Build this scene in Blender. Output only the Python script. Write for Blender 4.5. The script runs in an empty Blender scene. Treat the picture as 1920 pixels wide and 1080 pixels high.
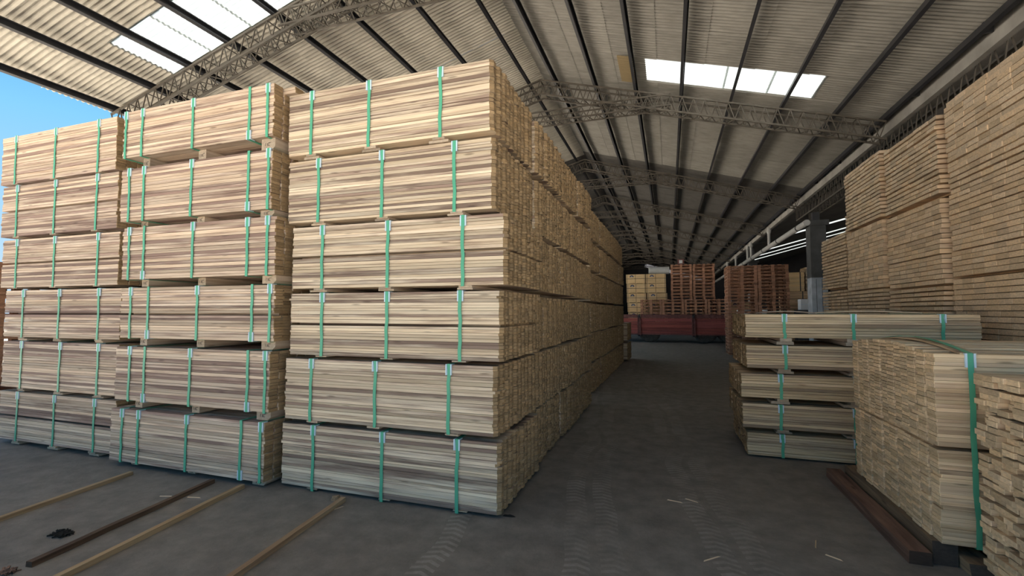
import bpy, math, random
from mathutils import Vector
random.seed(7)
rnd = random.random
def jit(a): return (rnd()*2-1)*a
scene = bpy.context.scene
COL = scene.collection

# ------------------------------------------------------------------ camera, sky, sun, exposure
cam_d = bpy.data.cameras.new('camera')
cam_d.sensor_width = 36.0
cam_d.lens = 870.0/1920.0*36.0
cam_d.clip_start = 0.05; cam_d.clip_end = 400
cam = bpy.data.objects.new('camera', cam_d); COL.objects.link(cam)
cam.location = (0, 0, 1.65)
cam.rotation_euler = (math.radians(92.9), 0, math.radians(18.7))
scene.camera = cam

w = bpy.data.worlds.new('sky'); scene.world = w; w.use_nodes = True
nt = w.node_tree; nt.nodes.clear()
tc = nt.nodes.new('ShaderNodeTexCoord'); sp = nt.nodes.new('ShaderNodeSeparateXYZ')
rp = nt.nodes.new('ShaderNodeValToRGB'); bg = nt.nodes.new('ShaderNodeBackground'); ow = nt.nodes.new('ShaderNodeOutputWorld')
nt.links.new(tc.outputs['Generated'], sp.inputs[0]); nt.links.new(sp.outputs['Z'], rp.inputs[0])
nt.links.new(rp.outputs[0], bg.inputs[0]); nt.links.new(bg.outputs[0], ow.inputs[0])
el = rp.color_ramp.elements
el[0].position = 0.0; el[0].color = (.62, .80, .95, 1)
el[1].position = 1.0; el[1].color = (.05, .22, .60, 1)
e = el.new(.30); e.color = (.26, .66, 1.0, 1)
e = el.new(.42); e.color = (.12, .46, .93, 1)
bg.inputs[1].default_value = .35

sun_d = bpy.data.lights.new('sun', 'SUN'); sun_d.energy = 12.0; sun_d.angle = math.radians(.55); sun_d.color = (1, .95, .88)
sun = bpy.data.objects.new('sun', sun_d); COL.objects.link(sun)
sun.rotation_euler = Vector((-.25, .36, -.90)).to_track_quat('-Z', 'Y').to_euler()

scene.view_settings.view_transform = 'Standard'
scene.view_settings.look = 'None'
scene.view_settings.exposure = 1.53
scene.view_settings.gamma = 1.0
scene.view_settings.use_curve_mapping = False
scene.cycles.use_denoising = True
scene.cycles.max_bounces = 10
scene.cycles.diffuse_bounces = 6

# ------------------------------------------------------------------ helpers
class MB:
    def __init__(s): s.v = []; s.f = []; s.m = []
    def add(s, vs, fs, m=0):
        b = len(s.v); s.v += [tuple(p) for p in vs]
        s.f += [tuple(b+i for i in f) for f in fs]; s.m += [m]*len(fs)
    def box(s, x0, x1, y0, y1, z0, z1, m=0):
        s.add([(x0,y0,z0),(x1,y0,z0),(x1,y1,z0),(x0,y1,z0),(x0,y0,z1),(x1,y0,z1),(x1,y1,z1),(x0,y1,z1)],
              [(3,2,1,0),(4,5,6,7),(0,1,5,4),(1,2,6,5),(2,3,7,6),(3,0,4,7)], m)
    def bar(s, a, b, w, h=None, m=0, n=4):
        a = Vector(a); b = Vector(b); d = (b-a).normalized(); h = h or w
        u = Vector((0,0,1)) if abs(d.z) < .95 else Vector((1,0,0))
        r = d.cross(u).normalized(); u = r.cross(d).normalized()
        ring = []
        for k in range(n):
            t = 2*math.pi*(k+.5)/n; q = math.sqrt(2) if n == 4 else 1
            ring.append(r*math.cos(t)*w/2*q + u*math.sin(t)*h/2*q)
        s.add([a+p for p in ring]+[b+p for p in ring],
              [tuple(range(n-1,-1,-1)), tuple(range(n,2*n))]+[(k,(k+1)%n,n+(k+1)%n,n+k) for k in range(n)], m)
    def plank(s, x0, x1, y0, y1, z0, z1, c=.02, m=0):      # board along X whose end corners are chamfered in plan
        o = [(x0+c,y0),(x1-c,y0),(x1,y0+c),(x1,y1-c),(x1-c,y1),(x0+c,y1),(x0,y1-c),(x0,y0+c)]
        s.add([(x,y,z0) for x,y in o]+[(x,y,z1) for x,y in o],
              [tuple(range(7,-1,-1)), tuple(range(8,16))]+[(k,(k+1)%8,8+(k+1)%8,8+k) for k in range(8)], m)
    def lathe(s, c, axis, prof, n=24, m=0):               # prof: (offset along the axis, radius)
        c = Vector(c); ax = Vector(axis).normalized()
        u = ax.cross(Vector((0,0,1)) if abs(ax.z) < .9 else Vector((1,0,0))).normalized(); v = ax.cross(u)
        vs = [c+ax*t+(u*math.cos(2*math.pi*k/n)+v*math.sin(2*math.pi*k/n))*r for t, r in prof for k in range(n)]
        fs = [(i*n+k, i*n+(k+1)%n, (i+1)*n+(k+1)%n, (i+1)*n+k) for i in range(len(prof)-1) for k in range(n)]
        fs += [tuple(range(n-1,-1,-1)), tuple((len(prof)-1)*n+k for k in range(n))]
        s.add(vs, fs, m)
    def mesh(s, name, mats):
        me = bpy.data.meshes.new(name); me.from_pydata(s.v, [], s.f); me.update()
        for m in (mats if isinstance(mats, (list, tuple)) else [mats]): me.materials.append(m)
        if any(s.m): me.polygons.foreach_set('material_index', s.m)
        return me
    def build(s, name, mats, parent=None, loc=(0,0,0), rot=(0,0,0)):
        return put(name, s.mesh(name, mats), parent, loc, rot)

def put(name, me, parent=None, loc=(0,0,0), rot=(0,0,0), scale=None):
    o = bpy.data.objects.new(name, me); COL.objects.link(o)
    o.location = loc; o.rotation_euler = rot
    if scale: o.scale = scale
    if parent: o.parent = parent
    return o
def tag(o, label, cat, group=None):
    o['label'] = label; o['category'] = cat
    if group: o['group'] = group
    return o
def thing(name, loc, label, cat, group=None, rot=(0,0,0)):
    return tag(put(name, None, None, loc, rot), label, cat, group)
def struct(o): o['kind'] = 'structure'; return o
def stuff(o): o['kind'] = 'stuff'; return o
ORD = ['topmost', 'second from the top', 'third from the top', 'third from the floor', 'second from the floor', 'lowest']

# ------------------------------------------------------------------ materials
def newmat(name, rough=.8):
    m = bpy.data.materials.new(name); m.use_nodes = True
    t = m.node_tree; b = t.nodes['Principled BSDF']; b.inputs['Roughness'].default_value = rough
    b.inputs['Specular IOR Level'].default_value = .25
    return m, t, b
def N(t, ty, **k):
    n = t.nodes.new(ty)
    for a, v in k.items(): setattr(n, a, v)
    return n
def math_n(t, op, a, b=None, c=None):
    n = N(t, 'ShaderNodeMath', operation=op)
    for i, x in enumerate((a, b, c)):
        if x is None: continue
        if isinstance(x, (int, float)): n.inputs[i].default_value = x
        else: t.links.new(x, n.inputs[i])
    return n.outputs[0]
def ramp(t, fac, stops):
    n = N(t, 'ShaderNodeValToRGB'); t.links.new(fac, n.inputs[0]); e = n.color_ramp.elements
    while len(e) < len(stops): e.new(.5)
    for q, (p, c) in zip(e, stops): q.position = p; q.color = (*c, 1)
    return n.outputs[0]
def mix(t, fac, a, b, mode='MIX'):
    n = N(t, 'ShaderNodeMix', data_type='RGBA', blend_type=mode)
    for s, x in ((n.inputs[0], fac), (n.inputs[6], a), (n.inputs[7], b)):
        if isinstance(x, (int, float)): s.default_value = x
        elif isinstance(x, tuple): s.default_value = (*x, 1)
        else: t.links.new(x, s)
    return n.outputs[2]
def noise(t, vec, scale, detail=4, rough=.55):
    n = N(t, 'ShaderNodeTexNoise'); n.inputs['Scale'].default_value = scale
    n.inputs['Detail'].default_value = detail; n.inputs['Roughness'].default_value = rough
    t.links.new(vec, n.inputs['Vector']); return n.outputs['Fac']
def mapping(t, vec, sc):
    n = N(t, 'ShaderNodeMapping'); n.inputs['Scale'].default_value = sc; t.links.new(vec, n.inputs['Vector']); return n.outputs[0]
def flat(name, col, rough=.7, var=.15, sc=6, metal=0):
    m, t, b = newmat(name, rough); c = N(t, 'ShaderNodeTexCoord')
    f = noise(t, c.outputs['Object'], sc, 5)
    d = tuple(x*(1-var) for x in col); l = tuple(min(1, x*(1+var)) for x in col)
    t.links.new(ramp(t, f, [(.3, d), (.7, l)]), b.inputs['Base Color']); b.inputs['Metallic'].default_value = metal
    return m
def wood(name, light, mid, dark, end, bark=.5, axis='X', tone=(.66, 1.12)):
    """sawn timber: streaks along the board, one tone and one offset per board, tan end grain"""
    m, t, b = newmat(name, .85)
    c = N(t, 'ShaderNodeTexCoord'); oi = N(t, 'ShaderNodeObjectInfo'); g = N(t, 'ShaderNodeNewGeometry')
    r = math_n(t, 'FRACT', math_n(t, 'ADD', math_n(t, 'MULTIPLY', oi.outputs['Random'], 7.31), math_n(t, 'MULTIPLY', g.outputs['Random Per Island'], 3.17)))
    r2 = math_n(t, 'FRACT', math_n(t, 'MULTIPLY', r, 37.7))
    cb = N(t, 'ShaderNodeCombineXYZ')
    for i, k in enumerate((41., 23., 67.)): t.links.new(math_n(t, 'MULTIPLY', r, k), cb.inputs[i])
    va = N(t, 'ShaderNodeVectorMath', operation='ADD'); t.links.new(c.outputs['Object'], va.inputs[0]); t.links.new(cb.outputs[0], va.inputs[1])
    v = va.outputs[0]
    sc = (.8, 10, 26) if axis == 'X' else (10, .8, 26)
    streak = noise(t, mapping(t, v, sc), 1.6, 6, .62)
    base = ramp(t, streak, [(.27, dark), (.45, mid), (.62, light)])
    patch = noise(t, mapping(t, v, (.6, 4, 10) if axis == 'X' else (4, .6, 10)), 1.3, 4, .6)
    pf = math_n(t, 'MULTIPLY', ramp(t, math_n(t, 'ADD', patch, math_n(t, 'MULTIPLY', math_n(t, 'SUBTRACT', r2, .5), .42)), [(.52, (0,0,0)), (.68, (1,1,1))]), bark)
    base = mix(t, pf, base, dark)
    kn = N(t, 'ShaderNodeTexVoronoi'); kn.inputs['Scale'].default_value = 1
    t.links.new(mapping(t, v, (2.4, 9, 14) if axis == 'X' else (9, 2.4, 14)), kn.inputs['Vector'])
    kf = ramp(t, kn.outputs['Distance'], [(.06, (1,1,1)), (.15, (0,0,0))])
    base = mix(t, math_n(t, 'MULTIPLY', kf, .55), base, tuple(x*.35 for x in dark))
    # end grain on faces across the board
    sx = N(t, 'ShaderNodeSeparateXYZ'); t.links.new(c.outputs['Normal'], sx.inputs[0])
    ef = math_n(t, 'GREATER_THAN', math_n(t, 'ABSOLUTE', sx.outputs[0 if axis == 'X' else 1]), .4)
    en = noise(t, mapping(t, v, (8, 30, 60) if axis == 'X' else (30, 8, 60)), 1.2, 4)
    ec = ramp(t, en, [(.3, tuple(x*.72 for x in end)), (.65, end)])
    base = mix(t, ef, base, ec)
    tn = math_n(t, 'ADD', math_n(t, 'MULTIPLY', r, tone[1]-tone[0]), tone[0])
    mulc = N(t, 'ShaderNodeCombineXYZ')
    t.links.new(tn, mulc.inputs[0])
    t.links.new(math_n(t, 'MULTIPLY', tn, math_n(t, 'ADD', math_n(t, 'MULTIPLY', r2, .05), .93)), mulc.inputs[1])
    t.links.new(math_n(t, 'MULTIPLY', tn, math_n(t, 'ADD', math_n(t, 'MULTIPLY', r2, .14), .86)), mulc.inputs[2])
    t.links.new(mix(t, 1.0, base, mulc.outputs[0], 'MULTIPLY'), b.inputs['Base Color'])
    bp = N(t, 'ShaderNodeBump'); bp.inputs['Strength'].default_value = .25; bp.inputs['Distance'].default_value = .004
    t.links.new(streak, bp.inputs['Height']); t.links.new(bp.outputs[0], b.inputs['Normal'])
    return m
W_PALE  = wood('pale_sawn_timber', (.80,.715,.56), (.69,.585,.445), (.27,.19,.15), (.45,.33,.19), .9)
W_ROUGH = wood('rough_sawn_timber', (.76,.655,.53), (.62,.50,.39), (.28,.19,.155), (.45,.33,.19), .9)
W_YELL  = wood('yellow_sawn_timber', (.86,.72,.50), (.74,.58,.39), (.42,.29,.19), (.88,.70,.46), .5)
W_TAN   = wood('tan_sawn_timber', (.72,.54,.35), (.60,.43,.26), (.36,.24,.15), (.72,.53,.33), .5)
W_WARM  = wood('warm_sawn_timber', (.82,.69,.48), (.69,.55,.36), (.33,.23,.16), (.50,.37,.21), .7)
W_LAYER = wood('stickered_board_timber', (.86,.70,.50), (.76,.59,.40), (.46,.32,.21), (.86,.69,.48), .4, tone=(.80, 1.12))
W_STICK = wood('batten_timber', (.50,.39,.25), (.42,.30,.18), (.17,.10,.065), (.45,.32,.2), .5, 'Y')
W_DARK  = wood('dark_old_timber', (.34,.215,.16), (.25,.155,.12), (.10,.065,.05), (.10,.07,.055), .5, 'Y')
W_GREY  = wood('grey_old_timber', (.34,.26,.17), (.22,.17,.12), (.10,.08,.065), (.10,.085,.075), .5, 'Y')
W_PALLET= wood('red_brown_pallet_timber', (.56,.33,.22), (.46,.25,.16), (.25,.13,.09), (.50,.29,.19), .3)
W_BOX   = wood('yellow_crate_board', (.72,.56,.33), (.64,.48,.27), (.46,.33,.18), (.66,.5,.29), .25, tone=(.9,1.08))
W_RED   = wood('red_painted_timber', (.42,.13,.11), (.34,.10,.09), (.17,.06,.06), (.3,.09,.08), .45)
BEARER  = wood('bearer_timber', (.62,.53,.42), (.52,.43,.33), (.34,.26,.19), (.5,.42,.32), .3, 'Y')
STRAP   = flat('green_plastic_strap', (.10,.42,.27), .38, .08, 3)
CLIP    = flat('pale_plastic_clip', (.58,.74,.86), .4, .06, 9)
INK     = flat('black_ink', (.02,.02,.025), .8, .1)
STEEL   = flat('dark_painted_steel', (.030,.031,.036), .45, .25, 4)
LATTICE = flat('brown_grey_steel_rod', (.085,.075,.062), .6, .25, 4)
RAIL    = flat('dull_galvanised_steel', (.10,.105,.11), .4, .2, 5, .3)
CONC    = flat('pale_concrete', (.30,.29,.27), .9, .22, 2)
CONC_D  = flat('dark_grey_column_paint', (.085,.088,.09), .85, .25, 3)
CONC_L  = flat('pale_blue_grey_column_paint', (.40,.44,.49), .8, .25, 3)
PIPE    = flat('grey_plastic_pipe', (.46,.46,.45), .45, .1, 2)
RUBBER  = flat('worn_tyre_rubber', (.075,.070,.064), .85, .3, 8)
IRON    = flat('rusty_dark_iron', (.17,.075,.07), .7, .35, 8)
WHITE   = flat('white_plastic', (.70,.73,.76), .5, .05)
ROLL    = flat('pale_grey_sheet', (.52,.54,.54), .7, .12, 3)
WALLM   = flat('dark_wall', (.05,.05,.055), .9, .3, .5)
LOGO    = flat('dark_blue_print', (.03,.045,.10), .7, .1)
BARK    = flat('black_wet_bark', (.02,.017,.014), .9, .3, 30)

def sheet_mat(name, col, var, spot):
    m, t, b = newmat(name, .8); c = N(t, 'ShaderNodeTexCoord'); oi = N(t, 'ShaderNodeObjectInfo'); g = N(t, 'ShaderNodeNewGeometry')
    cb = N(t, 'ShaderNodeCombineXYZ'); t.links.new(math_n(t, 'MULTIPLY', oi.outputs['Random'], 37.), cb.inputs[0])
    va = N(t, 'ShaderNodeVectorMath', operation='ADD'); t.links.new(c.outputs['Object'], va.inputs[0]); t.links.new(cb.outputs[0], va.inputs[1])
    f = noise(t, mapping(t, va.outputs[0], (2, 9, 2)), 1.2, 5, .6)
    d = tuple(x*(1-var) for x in col)
    base = ramp(t, f, [(.25, d), (.6, col)])
    f2 = noise(t, mapping(t, va.outputs[0], (1, 1, 1)), 1.5, 3)
    base = mix(t, math_n(t, 'MULTIPLY', ramp(t, f2, [(.5, (0,0,0)), (.75, (1,1,1))]), spot), base, tuple(x*.55 for x in col))
    tn = math_n(t, 'ADD', math_n(t, 'MULTIPLY', math_n(t, 'FRACT', math_n(t, 'ADD', oi.outputs['Random'], g.outputs['Random Per Island'])), .14), .90)
    cc = N(t, 'ShaderNodeCombineXYZ')
    for i in range(3): t.links.new(tn, cc.inputs[i])
    t.links.new(mix(t, 1.0, base, cc.outputs[0], 'MULTIPLY'), b.inputs['Base Color'])
    return m
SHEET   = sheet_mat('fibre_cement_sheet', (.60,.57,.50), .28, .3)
SHEET_SHADED = sheet_mat('shaded_grey_fibre_cement_sheet', (.31,.30,.275), .30, .3)  # greyer copy for the right slope, with that side's shade put into the colour
SHEET_DARK = sheet_mat('dark_fibre_cement_sheet', (.13,.125,.118), .35, .4)  # darker sheet tone for the far roof and the neighbouring bay
def translucent(name, col, tr):
    m = bpy.data.materials.new(name); m.use_nodes = True; t = m.node_tree; t.nodes.clear()
    o = N(t, 'ShaderNodeOutputMaterial'); a = N(t, 'ShaderNodeBsdfTranslucent'); d = N(t, 'ShaderNodeBsdfDiffuse'); x = N(t, 'ShaderNodeMixShader')
    c = N(t, 'ShaderNodeTexCoord'); f = noise(t, mapping(t, c.outputs['Object'], (1, 6, 1)), 2, 4)
    cr = ramp(t, f, [(.3, tuple(k*.9 for k in col)), (.7, col)])
    t.links.new(cr, a.inputs[0]); t.links.new(cr, d.inputs[0]); x.inputs[0].default_value = 1-tr
    t.links.new(a.outputs[0], x.inputs[1]); t.links.new(d.outputs[0], x.inputs[2]); t.links.new(x.outputs[0], o.inputs[0])
    return m
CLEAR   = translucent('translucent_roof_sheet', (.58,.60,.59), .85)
AMBER   = translucent('yellowed_roof_sheet', (.28,.22,.13), .02)

def floor_mat():
    m, t, b = newmat('worn_concrete_floor', .75)
    c = N(t, 'ShaderNodeTexCoord'); v = c.outputs['Object']
    n1 = noise(t, v, .55, 6, .6); n2 = noise(t, v, 5, 6, .65); n3 = noise(t, v, 34, 5, .7)
    base = ramp(t, n1, [(.3, (0.160,0.146,0.131)), (.7, (0.240,0.221,0.200))])
    base = mix(t, .55, base, ramp(t, n2, [(.3, (0.117,0.108,0.098)), (.72, (0.304,0.281,0.256))]))
    base = mix(t, math_n(t, 'MULTIPLY', ramp(t, n3, [(.58, (0,0,0)), (.75, (1,1,1))]), .35), base, (0.296,0.273,0.246))
    # pale dusty tyre tracks with a chevron tread that run up the aisle
    s = N(t, 'ShaderNodeSeparateXYZ'); t.links.new(v, s.inputs[0])
    wob = math_n(t, 'MULTIPLY', math_n(t, 'SUBTRACT', noise(t, mapping(t, v, (0, .35, 0)), 1, 2), .5), .9)
    xx = math_n(t, 'ADD', math_n(t, 'ADD', s.outputs[0], math_n(t, 'MULTIPLY', s.outputs[1], .13)), wob)
    tot = None; tread = None
    for x0 in (-.22, .02, 1.02, .78, -1.15):
        d = math_n(t, 'ABSOLUTE', math_n(t, 'SUBTRACT', xx, x0))
        band = math_n(t, 'LESS_THAN', d, .085)
        ph = math_n(t, 'ADD', math_n(t, 'MULTIPLY', s.outputs[1], 92.), math_n(t, 'MULTIPLY', d, 40.))
        tr = math_n(t, 'GREATER_THAN', math_n(t, 'SINE', ph), .1)
        k = math_n(t, 'MULTIPLY', band, tr)
        tot = k if tot is None else math_n(t, 'MAXIMUM', tot, k)
    fade = ramp(t, noise(t, v, .9, 4), [(.36, (0,0,0)), (.58, (1,1,1))])
    tf = math_n(t, 'MULTIPLY', math_n(t, 'MULTIPLY', tot, fade), math_n(t, 'MULTIPLY', math_n(t, 'MULTIPLY', n2, n3), 1.3))
    base = mix(t, tf, base, (0.42,0.40,0.37))
    # red-brown stains
    st = ramp(t, noise(t, v, 1.7, 3), [(.70, (0,0,0)), (.80, (1,1,1))])
    base = mix(t, math_n(t, 'MULTIPLY', st, .25), base, (.19,.10,.07))
    t.links.new(base, b.inputs['Base Color'])
    h = math_n(t, 'ADD', math_n(t, 'ADD', math_n(t, 'MULTIPLY', n2, .6), math_n(t, 'MULTIPLY', n3, .5)), math_n(t, 'MULTIPLY', tot, .15))
    bp = N(t, 'ShaderNodeBump'); bp.inputs['Strength'].default_value = .6; bp.inputs['Distance'].default_value = .012
    t.links.new(h, bp.inputs['Height']); t.links.new(bp.outputs[0], b.inputs['Normal'])
    return m
FLOOR = floor_mat()
YARD = flat('pale_gravel_yard', (.54,.48,.40), .95, .2, 3)

# ------------------------------------------------------------------ structure: floor, yard, roof
XR, ZT, SL = -3.0, 7.67, .2826
ANG = math.atan(SL)
def roof_z(x): return ZT - SL*abs(x-XR)
fl = struct(put('floor', None))
for (y0, y1) in ((-3.45, 1.0), (1.0, 7.135), (7.155, 13.4), (13.408, 19.6), (19.608, 60)):
    b = MB(); b.box(-10.6, 16, y0, y1, -.15, 0); b.build('slab', FLOOR, fl)
b = MB(); b.box(-10.7, 16.1, -3.55, 60.1, -.30, -.151); b.build('sub_base', CONC_D, fl)
b = MB(); b.box(-90, 90, -90, 130, -.6, -.301)
b.box(-90, -10.75, -90, 130, -.301, -.02); b.box(-10.75, 90, -90, -3.6, -.301, -.02)
struct(b.build('floor', YARD)); 

PITCH = .0885
def sheet_mesh(name, L, waves, mat, segs=6, amp=.015, thick=.006, cells=None):
    """corrugated sheet: slope along X, waves across Y, thickness under the wave"""
    mb = MB(); n = waves*segs+3
    for (ox, oy) in (cells or [(0, 0)]):
        vs = []
        for z in (0, -thick):
            for x in (0, L):
                vs += [(ox+x, oy+i*PITCH/segs, z+amp*math.cos(2*math.pi*i/segs)) for i in range(n+1)]
        q = n+1; fs = []
        for i in range(n):
            fs += [(i, q+i, q+i+1, i+1), (2*q+i, 2*q+i+1, 3*q+i+1, 3*q+i)]
            fs += [(i, i+1, 2*q+i+1, 2*q+i), (q+i, 3*q+i, 3*q+i+1, q+i+1)]
        fs += [(0, 2*q, 3*q, q), (n, q+n, 3*q+n, 2*q+n)]
        mb.add(vs, fs)
    return mb.mesh(name, mat)
SW = 12*PITCH                                    # one sheet is twelve waves wide
ROWS = 8
SLEN = 7.32/math.cos(ANG)/ROWS
m_newL = sheet_mesh('roof_sheet', SLEN+.10, 12, SHEET); m_newR = sheet_mesh('roof_sheet', SLEN+.10, 12, SHEET_SHADED)
m_clear_added = sheet_mesh('roof_sheet', SLEN+.10, 12, CLEAR)
m_amber = sheet_mesh('roof_sheet', SLEN*.36, 12, AMBER)
Y0 = -3.481; NC = 20                             # near, pale part of the roof: columns of sheets along Y
far_cols = 40
for side in (1, -1):
    c = struct(put('ceiling', None, None, (XR, 0, ZT+.05), (0, ANG if side > 0 else 0, 0) if side > 0 else (0, ANG, math.pi)))
    special = {13: [(0, .95, 0), (.95, .95, 0), (1.9, .70, 0), (2.60, .87, 1), (3.47, .87, 1), (4.34, .87, 1), (5.21, .87, 1), (6.08, .75, 0), (6.83, .80, 0)]} if side > 0 else \
              {8: [(0, 1.0, 0), (1.0, 1.0, 0), (2.0, .98, 1), (2.98, .98, 1), (3.96, .98, 1), (4.94, .98, 1), (5.92, .85, 0), (6.77, .86, 0)]}
    for j in range(NC):
        yy = Y0+j*SW - (.48 if side > 0 else .06)
        for i, (sx, sl, cl) in enumerate(special.get(j, [(i*SLEN, SLEN, 0) for i in range(ROWS)])):
            me = (m_newR if side > 0 else m_newL) if sl == SLEN else sheet_mesh('roof_sheet', sl+(.04 if cl else .10), 12, CLEAR if cl else (SHEET_SHADED if side > 0 else SHEET))
            z = .012*(j % 2)+.004
            loc = (sx, yy, z) if side > 0 else (sx, -yy-SW, z)
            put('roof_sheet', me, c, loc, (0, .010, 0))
    if side > 0: put('patch_sheet', m_amber, c, (2.12, Y0+13*SW-.48, -.045), (0, .012, 0))
    cells = []; cells3 = []
    for j in range(far_cols):
        yy = Y0+(NC+j)*SW-(.48 if side > 0 else .06)
        if side < 0 and j in range(0, 8):  # clear sheets added out of view behind the stacks to brighten the far floor
            for i in range(2, 7): put('roof_sheet', m_clear_added, c, (i*SLEN, -yy-SW, 0))
            cells3.append(-yy-SW); continue
        cells.append((0, yy if side > 0 else -yy-SW))
    fm = sheet_mesh('far_roof_sheets', SLEN*ROWS+.05, 12, SHEET_DARK, 4, cells=cells)
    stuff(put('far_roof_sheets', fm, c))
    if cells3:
        stuff(put('far_roof_sheets', sheet_mesh('far_roof_sheets', SLEN*2+.05, 12, SHEET_DARK, 4, cells=[(0, q) for q in cells3]), c))
        stuff(put('far_roof_sheets', sheet_mesh('far_roof_sheets', SLEN+.05, 12, SHEET_DARK, 4, cells=[(7*SLEN, q) for q in cells3]), c))
b = MB()
for j in range(NC+far_cols): 
    yy = Y0+j*SW; m = 0 if j < NC else 1
    for sg in (1, -1):
        s0 = Vector((XR, 0, ZT+.125)); s1 = Vector((XR+sg*.32, 0, ZT+.125-.32*SL))
        b.add([(s0.x, yy, s0.z), (s1.x, yy, s1.z), (s1.x, yy+SW-.01, s1.z), (s0.x, yy+SW-.01, s0.z),
               (s0.x, yy, s0.z+.012), (s1.x, yy, s1.z+.012), (s1.x, yy+SW-.01, s1.z+.012), (s0.x, yy+SW-.01, s0.z+.012)],
              [(0,1,2,3),(7,6,5,4),(0,4,5,1),(1,5,6,2),(2,6,7,3),(3,7,4,0)], m)
struct(b.build('trim_1', [SHEET, SHEET_DARK]))

# neighbouring bay to the right: roof that climbs away from the valley, with clear strips, and the end walls
NB = 4.75
def nb_z(x): return 5.62+.27*(x-NB)
c = struct(put('ceiling', None, None, (NB, 0, 5.66), (0, -math.atan(.27), 0)))
clear_rows = {27: 1, 31: 1, 35: 1, 39: 1, 43: 1, 47: 1, 23: 1}
dark_cells = []; cm = sheet_mesh('skylight_strip', 9.2, 12, CLEAR, 4)
for j in range(NC+far_cols):
    yy = Y0+j*SW
    if j in (32, 39, 43, 47): put('skylight_strip', cm, c, (2.2, yy, 0))
    else: dark_cells.append((0, yy))
stuff(put('far_roof_sheets', sheet_mesh('far_roof_sheets', 11.7, 12, SHEET_DARK, 4, cells=dark_cells), c))
b = MB()
for j in (32, 39, 43, 47): b.box(0, 2.2, Y0+j*SW, Y0+(j+1)*SW, -.01, .01)
b.build('roof_infill', SHEET_DARK, c)
b = MB(); b.box(16, 16.25, -3.45, 60, 0, 9); struct(b.build('wall_right', WALLM))
b = MB(); b.box(-10.6, 16.25, 60, 60.25, 0, 10); struct(b.build('wall_back', WALLM))
b = MB(); b.box(-10.6, -10.35, 42, 60, 0, 5.6); struct(b.build('wall_left', WALLM))

# purlins
LP = [-10.16, -9.15, -8.22, -7.28, -6.25, -5.30, -4.30, -3.34]
RPX = [-2.66, -1.65, -.69, .32, 1.35, 2.35, 3.34, 4.16]
NTH = ['nearest the ridge', 'second from the ridge', 'third from the ridge', 'fourth from the ridge', 'fifth from the ridge', 'sixth from the ridge', 'seventh from the ridge', 'at the eave']
def purlin(x, label):
    o = thing('purlin', (x, 0, roof_z(x)-.075), label, 'purlin', 'roof purlins')
    b = MB(); s = 1 if x > XR else -1
    b.box(-.004, .004, -3.45, 60, -.065, .065)
    b.box(-.004, .055, -3.45, 60, .060, .066); b.box(-.004, .055, -3.45, 60, -.066, -.060)
    b.box(.050, .056, -3.45, 60, -.066, -.046); b.box(.050, .056, -3.45, 60, .046, .066)
    r = b.build('channel', STEEL, o, rot=(0, s*ANG, 0)); return o
for k, x in enumerate(RPX): purlin(x, 'dark steel purlin under the right roof slope, '+NTH[k])
for k, x in enumerate(reversed(LP)): purlin(x, 'dark steel purlin under the left roof slope, '+NTH[k])

# trusses
TY = [6.02, 11.25, 17.75, 23.6, 29.6, 35.6, 41.6, 47.6, 53.6]
TN = ['nearest', 'second', 'third', 'fourth', 'fifth', 'sixth', 'seventh', 'eighth', 'farthest']
def lattice(b, P, Q, y0, y1, h, nb, r, under=True):
    """zig-zag rods of a box girder between P and Q (x,z of its top), h deep, y0..y1 wide"""
    def pt(t, y, dz): return (P[0]+(Q[0]-P[0])*t, y, P[1]+(Q[1]-P[1])*t+dz)
    for k in range(nb):
        a, m_, c_ = k/nb, (k+.5)/nb, (k+1)/nb
        for y in (y0, y1):
            b.bar(pt(a, y, 0), pt(m_, y, -h), r); b.bar(pt(m_, y, -h), pt(c_, y, 0), r)
        if under: b.bar(pt(m_, y0, -h), pt(c_, y1, -h), r); b.bar(pt(c_, y1, -h), pt(min(1, (k+1.5)/nb), y0, -h), r)
        if k % 2 == 0: b.bar(pt(a, y0, 0), pt(a, y1, 0), r)
for k, y in enumerate(TY):
    t = thing('roof_truss', (XR, y, 0), 'steel lattice roof truss across the hall, %s from the camera' % TN[k] if k else 'steel lattice roof truss crossing above the left stacks, nearest the camera', 'roof truss', 'roof trusses')
    H = .36; W = .30; r = .016 if k < 4 else .02
    web = MB()
    for s in (1, -1):
        x0, x1 = 0, s*7.2; z0, z1 = ZT-.16, roof_z(XR+x1)-.16
        for yy in (-W/2, W/2):
            for dz in (0, -H):
                b = MB(); b.bar((x0, yy, z0+dz), (x1, yy, z1+dz), .035, .035); b.build('chord', LATTICE, t)
        lattice(web, (x0, z0), (x1, z1), -W/2, W/2, H, 30 if k < 4 else 22, r, k < 3)
    for yy in (-W/2, W/2):
        for z in (6.68, 6.42):
            b = MB(); b.bar((-3.1, yy, z), (3.1, yy, z), .03, .03); b.build('tie_chord', LATTICE, t)
    lattice(web, (-3.1, 6.68), (3.1, 6.68), -W/2, W/2, .26, 24 if k < 4 else 16, r*.9, k < 3)
    stuff(web.build('lattice_web', LATTICE, t))

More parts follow.
